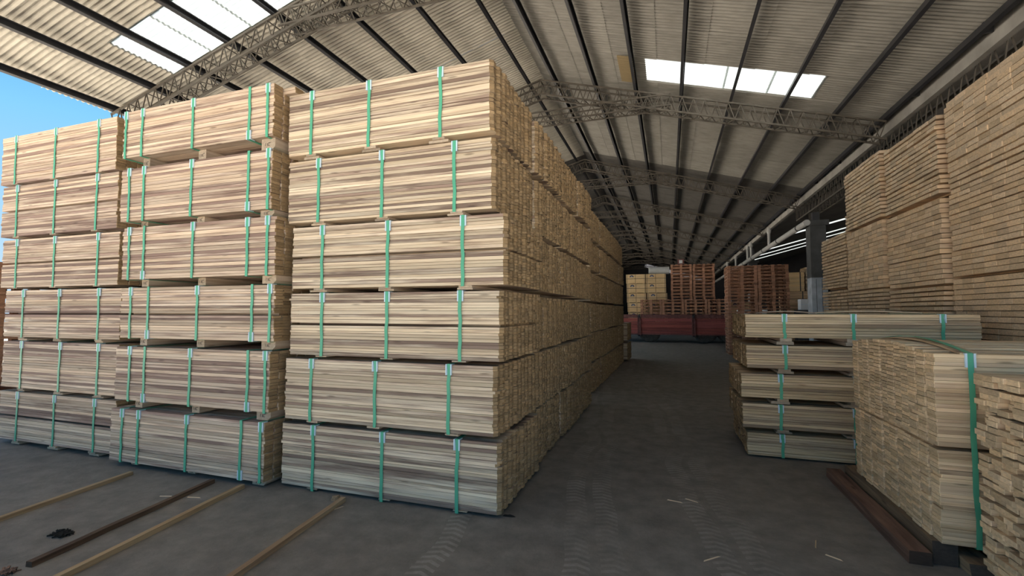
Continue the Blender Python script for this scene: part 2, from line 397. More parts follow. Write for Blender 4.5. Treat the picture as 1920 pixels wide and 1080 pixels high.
# valley gutter, lattice girder, column, pipes
o = thing('valley_gutter', (4.3, 0, 5.3), 'long pale concrete gutter beam along the right eave', 'gutter')
b = MB(); b.box(0, .10, -3.45, 60, .02, .34); b.box(.10, .42, -3.45, 60, .22, .27); b.box(.42, .5, -3.45, 60, .22, .34); b.build('trough', CONC, o)
b = MB(); b.bar((-.048, -3.45, .30), (-.048, 60, .30), .07, .07, n=8); b.build('rail_pipe', RAIL, o)
b = MB()
for k in range(31): b.box(-.11, .0, -2+2*k, -1.96+2*k, .20, .36)
stuff(b.build('rail_bracket', STEEL, o))
o = thing('lattice_girder', (4.66, 0, 4.95), 'long steel lattice girder under the right gutter beam', 'girder')
for x in (-.2, .2):
    for z in (.0, .54):
        b = MB(); b.bar((x, -2.5, z), (x, 19.2, z), .045, .045); b.build('chord', LATTICE, o)
web = MB(); n = 62
for k in range(n):
    ya = -2.5+21.7*k/n; yb = -2.5+21.7*(k+1)/n
    for x in (-.2, .2):
        web.bar((x, ya, .54), (x, (ya+yb)/2, 0), .016); web.bar((x, (ya+yb)/2, 0), (x, yb, .54), .016)
    web.bar((-.2, ya, 0), (.2, yb, 0), .014)
for z in (0, .54): web.bar((-.2, 19.2, z), (.2, 19.2, z), .04)
for x in (-.2, .2): web.bar((x, 19.2, 0), (x, 19.2, .54), .04)
stuff(web.build('lattice_web', LATTICE, o))
for k, y in enumerate((17.65, 30.0, 42.0)):
    o = thing('concrete_column', (4.63, y, 0), ['square concrete column painted pale below and dark above, by the tall timber stacks',
        'dark concrete column behind the red-brown pallets', 'far dark concrete column deep in the hall'][k], 'column', 'columns under the gutter')
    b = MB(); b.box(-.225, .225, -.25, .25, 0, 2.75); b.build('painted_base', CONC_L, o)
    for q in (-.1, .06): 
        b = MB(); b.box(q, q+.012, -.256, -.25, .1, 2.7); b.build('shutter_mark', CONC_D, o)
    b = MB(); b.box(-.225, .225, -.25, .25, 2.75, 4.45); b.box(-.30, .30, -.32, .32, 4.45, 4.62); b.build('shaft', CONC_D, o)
    b = MB(); b.box(-.1, .1, -.1, .1, 4.62, 4.925 if k == 0 else 5.3); b.build('bearing_post', STEEL, o)
o = thing('drain_pipe', (4.275, 0, 4.53), 'long pale plastic drain pipe hung below the right gutter', 'pipe')
b = MB(); b.lathe((0, 17.2, 0), (0, 1, 0), [(0, .10), (31, .10)], 16); b.build('pipe', PIPE, o)
b = MB()
for k in range(10): b.lathe((0, 18.2+3.1*k, 0), (0, 1, 0), [(0, .112), (.09, .112)], 16)
stuff(b.build('pipe_clamp', STEEL, o))
for k, y in enumerate((23.2, 28.0, 29.2, 34.1, 38.9)):
    q = MB(); q.lathe((0, y, .08), (0, 0, 1), [(0, .06), (.5, .06), (.58, .09), (.66, .09), (.80, .06)], 12); q.build('down_pipe', PIPE, o)

# ------------------------------------------------------------------ timber bundles
_bm = {}
def board_mesh(L, W, T, mat, c=.022):
    k = (round(L, 3), round(W, 4), round(T, 4), mat.name, c)
    if k not in _bm:
        b = MB(); b.plank(-L/2, L/2, -W/2, W/2, -T/2, T/2, c); _bm[k] = b.mesh('board', mat)
    return _bm[k]
def strap_mesh(d, z0, z1, wd=.030, arch=0):
    """one strap loop round a bundle d deep from z0 to z1, standing a little off the boards and slightly crooked"""
    th = .003; e = .008; b = MB()
    path = []
    n = 7
    for k in range(n+1): path.append((-d/2-e, z0-e+(z1-z0+2*e)*k/n, jit(.006) if 0 < k < n else 0))
    if arch: path += [(d*q/2, z1+e+arch*(1-q*q), 0) for q in (-.9, -.6, -.3, 0, .3, .6, .9)]
    path += [(d/2+e, z1+e, 0), (d/2+e, z0-e, 0)]
    m_ = len(path); vs = []
    cy, cz = 0, (z0+z1)/2
    for (y, z, dx) in path:
        s = Vector((y-cy, z-cz)); nrm = Vector((math.copysign(1, s.x), 0)) if abs(s.x) >= d/2 else Vector((0, math.copysign(1, s.y)))
        yi, zi = y-math.copysign(th, s.x), z-(math.copysign(th, s.y) if abs(abs(s.y)-(z1-z0)/2-e) < 1e-4 or (arch and abs(y) < d/2) else 0)
        vs += [(dx-wd/2, y, z), (dx+wd/2, y, z), (dx+wd/2, yi, zi), (dx-wd/2, yi, zi)]
    fs = []
    for i in range(m_):
        a = 4*i; c_ = 4*((i+1) % m_)
        for k in range(4): fs.append((a+k, a+(k+1) % 4, c_+(k+1) % 4, c_+k))
    b.add(vs, fs); return b
def clip_mesh(low=False):
    s = -1 if low else 1
    b = MB()
    for x in (-.028, .0165):
        b.box(x, x+.0115, -.008, .004, min(0, -.085*s), max(0, -.085*s))
        b.box(x, x+.0115, -.008, .05, min(0, .006*s), max(0, .006*s))
    b.box(-.0165, .0165, -.001, .003, min(0, -.085*s), max(0, -.085*s))
    return b.mesh('corner_clip', CLIP)
CLIP_T, CLIP_B = clip_mesh(), clip_mesh(True)
def stamp_mesh():
    b = MB()                                   # burnt-in mark on the bearer ends: a frame bar, an upright, an open hook and a dash
    b.box(-.034, -.030, -.0012, 0, -.014, .014); b.box(-.012, -.006, -.0012, 0, -.015, .012)
    b.box(.004, .008, -.0012, 0, -.012, .008); b.box(.004, .020, -.0012, 0, -.015, -.011); b.box(.004, .014, -.0012, 0, .006, .009)
    b.box(.004, .034, -.0012, 0, .013, .017)
    return b.mesh('stamp', INK)
STAMP = stamp_mesh()

def thick_list(n, h, v):
    """centre and height of n boards whose thicknesses differ a little; the two halves of the pile keep their heights"""
    out = []; z = 0
    for a in (n//2, n-n//2):
        r = [1+jit(v) for _ in range(a)]; f = a*h/sum(r)
        for q in r: out.append((z+q*f/2, q*f)); z += q*f
    return out
def bundle(x0, x1, y0, z0, z1, depth, cols, rows, mat, label, group, straps=(), bearers='thin', indiv='all', midgap=False,
           bz=.05, c=.030, lowclip=(), arch=0.0, endj=.006, name='timber_bundle', bx=None, stuff_mesh=None, rot=0, uneven=.28, tight=.875, poke=0):
    L = x1-x0; xc = (x0+x1)/2
    t = thing(name, (xc, y0+depth/2, z0), label, 'timber bundle', group, (0, 0, rot))
    Hh = z1-z0; gap = .022 if midgap else 0
    rh = (Hh-gap)/rows; W = depth/cols
    me = board_mesh(L, W-.007, rh, mat, c)
    rest = MB()
    colz = [thick_list(rows, rh, .0 if uneven is None else uneven) for _ in range(cols)]; colx = [jit(endj*1.2) for _ in range(cols)]
    for k in range(rows):
        rowx = jit(endj*.4)
        for j in range(cols):
            yy = -depth/2+(j+.5)*W
            u = 2*(j+.5)/cols-1
            az = arch*(k/rows)**3*(1-u*u)
            first = j == 0
            zz, hh = colz[j][k]; zz += gap if k >= rows//2 else 0
            x = rowx+colx[j]+jit(endj*.7)+(jit(.02) if rnd() < .04 else 0)+(poke if j in (1, 2) and k >= rows-2 else 0); y = yy+(jit(.005) if first else jit(.002))
            single = indiv == 'all' or (indiv == 'front' and (first or (k == rows-1 and j < 4))) or (callable(indiv) and indiv(j, k))
            if single:
                put('board', me, t, (x, y, zz+az), (0, jit(.0006), 0), (1, 1, hh/rh*(tight+rnd()*.05)))
            elif stuff_mesh is None:
                rest.plank(x-L/2, x+L/2, y-W/2+.002, y+W/2-.002, zz+az-hh*.46, zz+az+hh*.46, c)
    if midgap:
        for j in range(1, cols): rest.plank(-L/2+.03, L/2-.05, -depth/2+j*W+.003, -depth/2+(j+1)*W-.003, (rows//2)*rh, (rows//2)*rh+gap-.001, .003)
    if stuff_mesh is not None: stuff(put('packed_boards', stuff_mesh, t))
    elif rest.v: stuff(rest.build('packed_boards', mat, t))
    for i, sx in enumerate(straps):
        b = strap_mesh(depth, 0 if bearers != 'wrapped' else -bz, Hh+arch*.15, arch=(arch+.014 if arch > .03 else 0))
        s = b.build('strap', STRAP, t, (sx-xc, 0, 0))
        low = i in lowclip
        put('corner_clip', CLIP_B if low else CLIP_T, t, (sx-xc+jit(.004), -depth/2-.0015, (0 if low else Hh+arch*.15)))
    if bz > .01:
        xs = bx if bx else straps
        for i, sx in enumerate(xs):
            b = MB(); sx = sx-xc
            if bearers == 'block':
                b.box(sx-.052, sx+.052, -depth/2+.075, depth/2-.02, -bz, -.001)
                if i == len(xs)-1:
                    b = MB(); zb = -bz
                    b.add([(sx-.08, y, z) for y in (-depth/2+.05, depth/2-.02) for z in (zb, -.001)] +
                          [(sx+.055, y, zb) for y in (-depth/2+.05, depth/2-.02)] + [(sx+.09, y, z) for y in (-depth/2+.05, depth/2-.02) for z in (zb+.03, -.001)],
                          [(0,1,7,6,4), (2,5,8,9,3), (1,3,9,7), (0,4,5,2), (4,6,8,5), (6,7,9,8), (0,2,3,1)])
                o = b.build('bearer', BEARER, t)
                put('stamp', STAMP, o, (sx, -depth/2+(.0745 if i < len(xs)-1 else .0495), -bz/2))
            else:
                sx += jit(.03)
                b.box(sx-.06+jit(.01), sx+.06, -depth/2-.004, depth/2-.02, -bz*.52, -.001); b.build('bearer', BEARER, t)
                if bz > .035:
                    b = MB(); b.box(sx-.09+jit(.03), sx+.08+jit(.02), -depth/2+.008, depth/2-.02, -bz, -bz*.54); b.build('bearer', BEARER, t)
    return t

# corner stack at the aisle, front row (all its boards stand alone)
Cx = [(-3.53,-1.36),(-3.52,-1.35),(-3.45,-1.24),(-3.465,-1.285),(-3.50,-1.325),(-3.53,-1.30)]
Cz = [(3.160,3.768),(2.500,3.098),(1.868,2.452),(1.243,1.820),(.640,1.205),(.030,.594)]
Cs = [(-3.23,-2.58,-1.85),(-3.13,-2.43,-1.71),(-3.07,-2.36,-1.63),(-3.06,-2.36,-1.65),(-3.17,-2.47,-1.75),(-3.13,-2.39,-1.67)]
for i in range(6):
    bz = Cz[i][0]-(Cz[i+1][1] if i < 5 else 0)
    bundle(*Cx[i], 3.53, *Cz[i], 1.18, 10, 22, W_PALE, 'three-strap pale bundle, %s in the corner stack beside the aisle' % ORD[i],
           'bundles of the front row', Cs[i], 'thin' if i < 5 else 'wrapped', 'all', i in (2, 3), bz-.013)
# middle front stack: rough boards, five straps, stamped bearers
K = 3.42/3.47
Bx = [(-5.74,-3.57),(-5.73,-3.57),(-5.675,-3.535),(-5.63,-3.49),(-5.66,-3.47),(-5.66,-3.515)]
Bz = [(3.345,3.862),(2.635,3.217),(1.998,2.560),(1.368,1.905),(.705,1.273),(.062,.608)]
Bs = [(-5.70,-5.42,-4.66,-3.89,-3.66),(-5.59,-5.36,-4.65,-3.88,-3.63),(-5.55,-5.32,-4.6,-3.87,-3.62),(-5.49,-5.22,-4.51,-3.79,-3.57),(-5.47,-5.24,-4.58,-3.82,-3.58),(-5.55,-5.3,-4.6,-3.88,-3.64)]
for i in range(6):
    bz = Bz[i][0]-(Bz[i+1][1] if i < 5 else 0)
    x0, x1 = Bx[i]; x1 = min(x1, Cx[i][0]-.06); x0 = x1-2.14
    ss = [min(max(s, x0+.05), x1-.045) for s in Bs[i]]
    bundle(x0, x1, 3.42, *Bz[i], 1.16, 10, 19, W_ROUGH, 'five-strap rough bundle, %s in the middle front stack' % ORD[i],
           'bundles of the front row', ss, 'block', 'front', i == 3, bz-.013, .004, {0: (3,), 1: (3,), 2: (1,), 3: (1, 3), 4: (1, 3), 5: (3,)}.get(i, ()),
           poke=.13 if i == 0 else 0, endj=.011, bx=(x0+.28, x0+1.12, x1-.11))
# left front stack, three straps
Ax = [(-8.30,-6.06),(-8.24,-6.00),(-8.17,-5.93),(-8.06,-5.865),(-8.06,-5.878),(-8.07,-5.875)]
Az = [(3.300,3.925),(2.610,3.268),(1.955,2.565),(1.332,1.915),(.702,1.278),(.060,.650)]
As = [(-7.99,-7.18,-6.37),(-7.91,-7.14,-6.36),(-7.86,-7.1,-6.3),(-7.67,-6.96,-6.24),(-7.65,-6.9,-6.21),(-7.68,-6.96,-6.23)]
for i in range(6):
    bz = Az[i][0]-(Az[i+1][1] if i < 5 else 0)
    bundle(*Ax[i], 3.55, *Az[i], 1.16, 10, 20, W_ROUGH, 'three-strap pinkish bundle, %s in the left front stack' % ORD[i],
           'bundles of the front row', As[i], 'thin', 'front', i in (1, 2, 3, 5), bz-.013, .004)

# rows behind the corner stack along the aisle: packed bundles, only their right ends show
def packed(L, depth, H, cols, rows, mat, c=.030, endj=.008):
    b = MB(); rh = H/rows; W = depth/cols
    for j in range(cols):
        cx = jit(endj*1.5)
        for zz, hh in thick_list(rows, rh, .28):
            yy = -depth/2+(j+.5)*W; x = cx+jit(endj); hh *= .44+rnd()*.03
            b.plank(x-L/2, x+L/2, yy-W/2+.004, yy+W/2-.004+jit(.001), zz-hh, zz+hh, c)
    return b.mesh('packed_boards', mat)
PK = [packed(2.14, 1.18, .57, 10, 21, W_PALE) for _ in range(3)]
ROWN = ['second', 'third', 'fourth', 'fifth', 'sixth', 'seventh', 'eighth', 'ninth', 'tenth']
for r in range(8):
    y0 = 3.53+1.235*(r+1) if r < 3 else 9.45+1.235*(r-3)
    xe = (-1.33 if r < 3 else -1.47+.012*(r-3))
    zs = [Cz[i][0]+jit(.012)*(i < 5) for i in range(6)]
    for i in range(6):
        z0 = zs[i]; z1 = z0+.57
        zb = (zs[i+1]+.57 if i < 5 else 0)
        bundle(xe-2.14+jit(.03), xe+jit(.03), y0, z0, z1, 1.18, 10, 21, W_PALE,
               'board bundle %s in the %s stack back, left of the aisle' % (ORD[i], ROWN[r]), 'bundles along the aisle',
               (), 'thin', (lambda j, k: False), False, max(.012, z0-zb-.004), stuff_mesh=PK[(r+i) % 3], bx=(xe-1.8, xe-1.1, xe-.35))
for i, (z0, z1) in enumerate(((.70, 1.22), (.05, .66))):     # low pile that ends the row
    bundle(-3.42, -1.30, 15.75, z0, z0+.57, 1.18, 10, 21, W_YELL, ['upper', 'lower'][i]+' bundle of the low yellow pile ending the aisle row', 'low end pile',
           (), 'thin', (lambda j, k: False), False, .078 if i == 0 else .049, stuff_mesh=PK[i], bx=(-3.0, -2.4, -1.7))
# second row behind the middle stack: its top shows past the straps
PB = packed(2.14, 1.16, .56, 10, 19, W_ROUGH, .004, .02)
for i in range(6):
    bundle(-5.70, -3.58, 4.74, Bz[i][0], Bz[i][0]+.56, 1.16, 10, 19, W_ROUGH, 'rough board bundle %s in the stack behind the five-strap stack' % ORD[i],
           'bundles behind the front row', (), 'block', (lambda j, k: False), False, Bz[i][0]-(Bz[i+1][0]+.56 if i < 5 else 0)-.003, stuff_mesh=PB, bx=(-5.2, -4.5, -3.7))

for i in range(6):
    bundle(-8.15, -6.0, 4.85, Az[i][0]-.03, Az[i][0]+.53, 1.16, 10, 19, W_ROUGH, 'rough board bundle %s in the stack behind the left front stack' % ORD[i],
           'bundles behind the front row', (), 'block', (lambda j, k: False), False, Az[i][0]-.03-(Az[i+1][0]+.53 if i < 5 else 0)-.003, stuff_mesh=PB, bx=(-7.8, -7.1, -6.3))
# right: five low bundles
Rz = [(1.352,1.615),(1.005,1.262),(.670,.937),(.325,.595),(.022,.268)]
Rx = [(.835,2.99),(.84,2.98),(.775,2.95),(.785,2.95),(.825,2.97)]
Rs = [(1.23,1.89,2.67),(1.23,1.92,2.68),(1.18,1.90,2.65),(1.17,1.88,2.65),(1.18,1.88,2.66)]
O5 = ['topmost', 'second from the top', 'middle', 'second from the floor', 'lowest']
for i in range(5):
    bz = Rz[i][0]-(Rz[i+1][1] if i < 4 else 0)
    bundle(*Rx[i], 5.97, *Rz[i], 1.22, 11, 9, W_WARM, 'thin pale bundle, %s in the five-high right stack' % O5[i],
           'five-high right stack', Rs[i], 'thin', 'front', False, bz-.013, .004, arch=.01 if i == 0 else 0)
def bent_board(L, W, T, sag, mat):
    b = MB(); n = 12; vs = []
    for k in range(n+1):
        x = -L/2+L*k/n; z = sag*(1-(2*k/n-1)**2)
        vs += [(x, -W/2, z), (x, W/2, z), (x, W/2, z+T), (x, -W/2, z+T)]
    fs = [(0, 1, 2, 3), (4*n+3, 4*n+2, 4*n+1, 4*n)]
    for k in range(n):
        for i in range(4): fs.append((4*k+i, 4*k+4+i, 4*k+4+(i+1) % 4, 4*k+(i+1) % 4))
    b.add(vs, fs); return b
top_thin = [o for o in COL.objects if o.get('label', '').startswith('thin pale bundle, topmost')][0]
bent_board(.62, .10, .012, .022, W_PALE).build('bent_board', W_PALE, top_thin, (-.62, -.30, .272))
bent_board(1.05, .10, .012, .020, W_PALE).build('bent_board', W_PALE, top_thin, (.25, -.12, .274))
# right: the big block of slats with its end grain towards the aisle
bundle(1.64, 3.80, 3.80, .155, 1.365, 1.42, 12, 48, W_YELL, 'tall block of thin slats with end grain facing the aisle, one green strap', 'right foreground timber',
       (1.83, 3.2), 'thin', (lambda j, k: (j < 5 and k > 2) or j == 0 or k == 47), True, 0, .003, arch=.06, endj=.006, uneven=.22, tight=.93)
slat_block = [o for o in COL.objects if o.get('label', '').startswith('tall block of thin slats')][0]
bent_board(1.40, .09, .012, .062, W_YELL).build('bent_board', W_YELL, slat_block, (-.89, .0, 1.214), (0, 0, math.pi/2))
# right edge: loose stack of thicker boards with stickers, nearest
def near_stack():
    t = thing('board_stack', (2.795, 3.04, 0), 'nearest loose stack of thick uneven boards cut off by the right edge', 'board stack')
    me = board_mesh(2.05, .098, .0335, W_YELL, .003); rest = MB()
    z = .10; k = 0; hgt = 1.27
    while z < hgt-.02:
        jig = jit(.016)
        for j in range(12):
            y = .60-(j+.5)*.1
            x = jig+jit(.013)+(.04 if rnd() < .12 else 0)
            zz = z+.017+jit(.002)-(.06*(j/12.) if k > 31 else 0)*.3
            if j < 6: put('board', me, t, (x, y, zz), (jit(.006), jit(.003), jit(.005)), (1, .98, .93+rnd()*.06))
            else: rest.plank(x-1.02, x+1.02, y-.048, y+.048, zz-.0162, zz+.0162, .003)
        z += .0345+(.012 if k in (5, 11, 14, 19, 25, 29) else 0); k += 1
    stuff(rest.build('packed_boards', W_YELL, t))
    for x in (-.85, 0, .85):
        b = MB(); b.box(x-.05, x+.05, -.6, .62, 0, .098); b.build('bearer', W_DARK, t)
    return t
near_stack()
# tall drying stacks on the right, each pack a thing
def tall_stack(x0, y0, y1, packs, nth, nb, dense, indiv):
    D = 1.08
    for i, (z0, z1) in enumerate(packs):
        t = thing('board_pack', (x0+D/2, (y0+y1)/2, z0), 'pack of stickered boards, %s, in the %s tall stack along the right' % (['lowest', 'second from the floor', 'third from the floor', 'topmost'][i] if len(packs) == 4 else ['lowest', 'middle', 'topmost'][i], nth), 'board pack', 'tall right stacks')
        pit = .0625; n = int((z1-z0)/pit); rest = MB(); wd = (y1-y0)/nb
        th = .0560 if dense[i] else .045
        me = board_mesh(D, wd-.003, th, W_LAYER, .003)
        for k in range(n):
            gx = jit(.012); gp = .012 if (dense[i] and rnd() < .14) else 0
            yj = jit(.02); ed = [-(y1-y0)/2+yj]
            for j in range(nb):
                yy = -(y1-y0)/2+(j+.5)*wd+yj
                x = gx+jit(.006); zz = pit*(k+.5)-gp*.4
                if indiv: put('board', me, t, (x, yy, zz), (jit(.004), 0, 0), (1, 1, .97 if not gp else .85))
                else: rest.plank(x-D/2, x+D/2, yy-wd/2+.0015, yy+wd/2-.0015, zz-th/2, zz+th/2, .003)
        if rest.v: stuff(rest.build('packed_boards', W_LAYER, t))
        s = MB()                              # stickers between the layers, set back from the ends
        for k in range(n+1):
            for q in (-.38, 0, .38):
                s.box(q-.025, q+.025, -(y1-y0)/2+.02, (y1-y0)/2-.02, pit*k-.5*(pit-th)-.0005 if k else -.01, pit*k+.5*(pit-th)+.0005)
        stuff(s.build('sticker', W_TAN, t))
P4 = lambda *z: [(z[i]+(.012 if i else 0), z[i+1]) for i in range(len(z)-1)]
tall_stack(3.25, 5.42, 7.00, P4(.012, 1.02, 2.05, 3.19, 4.26), 'nearest', 8, (0, 1, 1, 1), True)
tall_stack(3.20, 7.10, 8.58, P4(.012, 1.02, 1.98, 3.10, 4.17), 'second', 8, (0, 0, 1, 0), True)
tall_stack(3.17, 8.68, 10.20, P4(.012, 1.00, 2.02, 3.12, 4.24), 'third', 8, (0, 0, 1, 0), False)
tall_stack(3.18, 10.30, 11.75, P4(.012, 1.06, 2.10, 3.20), 'farthest', 8, (0, 0, 0), False)
# ------------------------------------------------------------------ floor timbers
def floor_stick(p, q, wd, ht, mat, label):
    a, c_ = Vector(p), Vector(q); d = c_-a; L = d.length
    b = MB(); n = 6; vs = []
    for k in range(n+1):
        y = -L/2+L*k/n; o_ = jit(.006) if 0 < k < n else 0
        vs += [(-wd/2+o_, y, 0), (wd/2+o_, y, 0), (wd/2+o_-.003, y, ht), (-wd/2+o_+.003, y, ht)]
    fs = [(3, 2, 1, 0), (4*n, 4*n+1, 4*n+2, 4*n+3)]
    for k in range(n):
        for i in range(4): fs.append((4*k+i, 4*k+(i+1) % 4, 4*k+4+(i+1) % 4, 4*k+4+i))
    b.add(vs, fs)
    return tag(b.build('floor_batten', mat, None, ((a.x+c_.x)/2, (a.y+c_.y)/2, 0), (0, 0, math.atan2(d.y, d.x)-math.pi/2)), label, 'batten', 'battens on the floor')
floor_stick((-4.86, 1.1), (-5.19, 3.30), .050, .032, W_STICK, 'leftmost pale batten lying on the concrete floor')
floor_stick((-3.945, 1.92), (-4.20, 3.40), .050, .036, wood('stained_batten_timber', (.24,.165,.11), (.17,.11,.075), (.075,.048,.036), (.1,.07,.05), .5, 'Y'), 'dark stained batten lying second from the left on the floor')
floor_stick((-3.50, 1.35), (-3.81, 3.39), .048, .036, W_STICK, 'two-tone pale and brown batten, third from the left on the floor')
floor_stick((-2.50, 1.62), (-2.715, 3.44), .050, .036, W_STICK, 'yellowish batten on the floor pointing at the corner stack')
def chunk(loc, s, mat, label, cat, name, rz=0):
    b = MB(); n = 9; top = []; bot = []
    for k in range(n):
        a = 2*math.pi*k/n; r = 1+jit(.3)
        bot.append((s[0]*r*math.cos(a), s[1]*r*math.sin(a), 0)); top.append((s[0]*r*.7*math.cos(a), s[1]*r*.7*math.sin(a), s[2]*(.7+rnd()*.5)))
    b.add(bot+top+[(0, 0, s[2]*1.1)], [tuple(range(n-1, -1, -1))]+[(k, (k+1) % n, n+(k+1) % n, n+k) for k in range(n)]+[(n+k, n+(k+1) % n, 2*n) for k in range(n)])
    return tag(b.build(name, mat, None, loc, (0, 0, rz)), label, cat)
chunk((-2.80, 3.44, 0), (.045, .03, .035), W_STICK, 'small broken wood chunk at the end of the yellowish batten', 'wood chunk', 'wood_chunk', .4)
BARK_A = (-4.285, 2.265, 0); BARK_B = (-3.99, 1.84, 0)
def shards(loc, n, spread, mat, label):
    b = MB()
    for k in range(n):
        a = rnd()*math.pi; d = Vector((math.cos(a), math.sin(a), jit(.3)))*(.012+rnd()*.02); p = Vector((jit(spread), jit(spread*.5), .006+rnd()*.012))
        b.bar(p-d, p+d, .006+rnd()*.008, .004+rnd()*.006)
    return tag(b.build('bark_heap', mat, None, loc), label, 'bark')
shards(BARK_A, 60, .07, BARK, 'black heap of bark shreds left of the dark stained batten')
shards(BARK_B, 30, .04, W_DARK, 'red-brown bark scraps at the bottom left corner')
chunk((-1.25, 3.62, 0), (.05, .012, .012), BARK, 'black sliver by the foot of the corner stack', 'bark', 'bark_lump', .1)
spl = [(.244, 3.446, .75, 'pale splinter lying at the lower middle of the aisle'), (.16, 4.42, -.5, 'thin splinter on the aisle left of the red stain'), (.02, 4.36, -.2, 'short splinter beside the tyre tracks'),
       (.96, 3.9, 1.3, 'pale splinter near the foot of the dark beam'), (1.02, 3.72, -.6, 'forked splinter in front of the dark beam end'), (-2.66, 3.30, 1.2, 'thin splinter leaning beside the yellowish batten'),
       (-4.28, 3.02, .3, 'long pale shaving on the floor under the middle stack'), (-4.02, 3.08, .2, 'short pale shaving on the floor before the middle stack')]
for x, y, a, l in spl:
    b = MB(); n = .05+rnd()*.03
    b.add([(-n, -.004, 0), (n, -.002, 0), (n*.8, .006, 0), (-n*.9, .004, 0), (-n*.9, 0, .007), (n*.7, .002, .006)], [(3,2,1,0), (0,1,5,4), (1,2,5), (2,3,4,5), (3,0,4)])
    tag(b.build('wood_splinter', W_YELL, None, (x, y, .0), (0, 0, a)), l, 'splinter', 'splinters on the floor')
# beams under and beside the slat block
def beam(x, y0, y1, wd, z0, ht, mat, label, rz=0, name='timber_beam'):
    L = y1-y0; b = MB(); n = 8; vs = []
    for k in range(n+1):
        y = -L/2+L*k/n
        vs += [(-wd/2+jit(.004), y, 0), (wd/2+jit(.003), y, 0), (wd/2+jit(.004), y, ht+jit(.002)), (-wd/2+jit(.006), y, ht+jit(.002))]
    fs = [(3, 2, 1, 0), (4*n, 4*n+1, 4*n+2, 4*n+3)]
    for k in range(n):
        for i in range(4): fs.append((4*k+i, 4*k+(i+1) % 4, 4*k+4+(i+1) % 4, 4*k+4+i))
    b.add(vs, fs)
    return tag(b.build(name, mat, None, (x, (y0+y1)/2, z0), (0, 0, rz)), label, 'beam', 'beams under the slat block')
beam(1.525, 3.80, 5.50, .125, 0, .085, W_DARK, 'reddish dark beam lying on the floor beside the slat block')
beam(1.675, 3.84, 5.45, .13, 0, .150, W_GREY, 'grey old beam under the near edge of the slat block')
beam(2.30, 3.84, 5.2, .14, 0, .150, W_GREY, 'grey old beam under the middle of the slat block')
beam(3.30, 3.84, 5.2, .14, 0, .150, W_GREY, 'grey old beam under the hidden far end of the slat block')
beam(1.83, 3.74, 4.10, .15, 0, .075, W_GREY, 'short dark block beside the beam end under the strap')
beam(2.02, 3.74, 4.10, .15, 0, .075, W_GREY, 'short dark block next to the nearest loose stack')

# ------------------------------------------------------------------ truck trailer with its load
TYR = 26.0
t = thing('truck_trailer', (0, TYR, 0), 'red drop-side timber trailer loaded with pallets and crates', 'trailer')
for k in range(3):                             # side panels between posts
    xa, xb = ((-4.22, -1.62), (-1.48, 1.12), (1.26, 3.9))[k]
    p = put('side_panel', None, t, (0, 0, 0))
    for q in range(5):
        b = MB(); z = .46+q*.168
        b.plank(xa, xb, -.02+jit(.004), .02, z, z+.16, .004); b.build('plank', W_RED, p)
    b = MB(); b.box(xa, xb, -.035, .03, 1.31, 1.49); b.build('top_rail', IRON, p)
    b = MB()
    for q in range(4): b.lathe((xa+.3+q*.65, -.045, 1.40), (0, 1, 0), [(0, .03), (.02, .03)], 8)
    stuff(b.build('bolt', IRON, p))
    b = MB(); b.box(xa, xb, -.03, .03, .41, .455); b.build('bottom_rail', IRON, p)
for x in (-1.55, 1.19, -4.29, 3.97):
    p = put('side_post', None, t, (x, -.06, 0))
    b = MB(); b.box(-.085, -.045, -.03, .05, .38, 1.36); b.box(.045, .085, -.03, .05, .38, 1.36); b.box(-.045, .045, .01, .05, .38, 1.36); b.build('channel', IRON, p)
    b = MB(); b.bar((-.04, -.04, 1.30), (.05, -.05, 1.52), .04); b.bar((.05, -.04, 1.28), (-.03, -.05, 1.5), .03); b.box(-.06, .06, -.05, .02, 1.36, 1.44); b.build('latch', STEEL, p)
    b = MB(); b.box(-.06, .06, -.02, .04, .33, .40); b.build('hinge', STEEL, p)
b = MB(); b.box(-4.3, 4.0, .05, 2.45, .95, 1.055); b.build('deck', W_DARK, t)
b = MB(); b.box(-4.3, 4.0, .55, .70, .62, .95); b.box(-4.3, 4.0, 1.8, 1.95, .62, .95); b.build('chassis_rail', STEEL, t)
for x in (-1.02, 1.76, 2.98):
    for y in (.28, 2.1):
        p = put('wheel', None, t, (x, y, .60))
        b = MB(); b.lathe((0, -.14, 0), (0, 1, 0), [(0, .36), (.01, .50), (.04, .57), (.08, .60), (.20, .60), (.24, .57), (.27, .50), (.28, .36)], 32); b.build('tyre', RUBBER, p)
        b = MB(); b.lathe((0, -.12, 0), (0, 1, 0), [(0, .33), (.02, .36), (.20, .36)], 24); b.lathe((0, -.16, 0), (0, 1, 0), [(0, .10), (.05, .12)], 12); b.build('rim', IRON, p)
    b = MB(); b.bar((x, .3, .60), (x, 2.1, .60), .1); b.build('axle', STEEL, t)

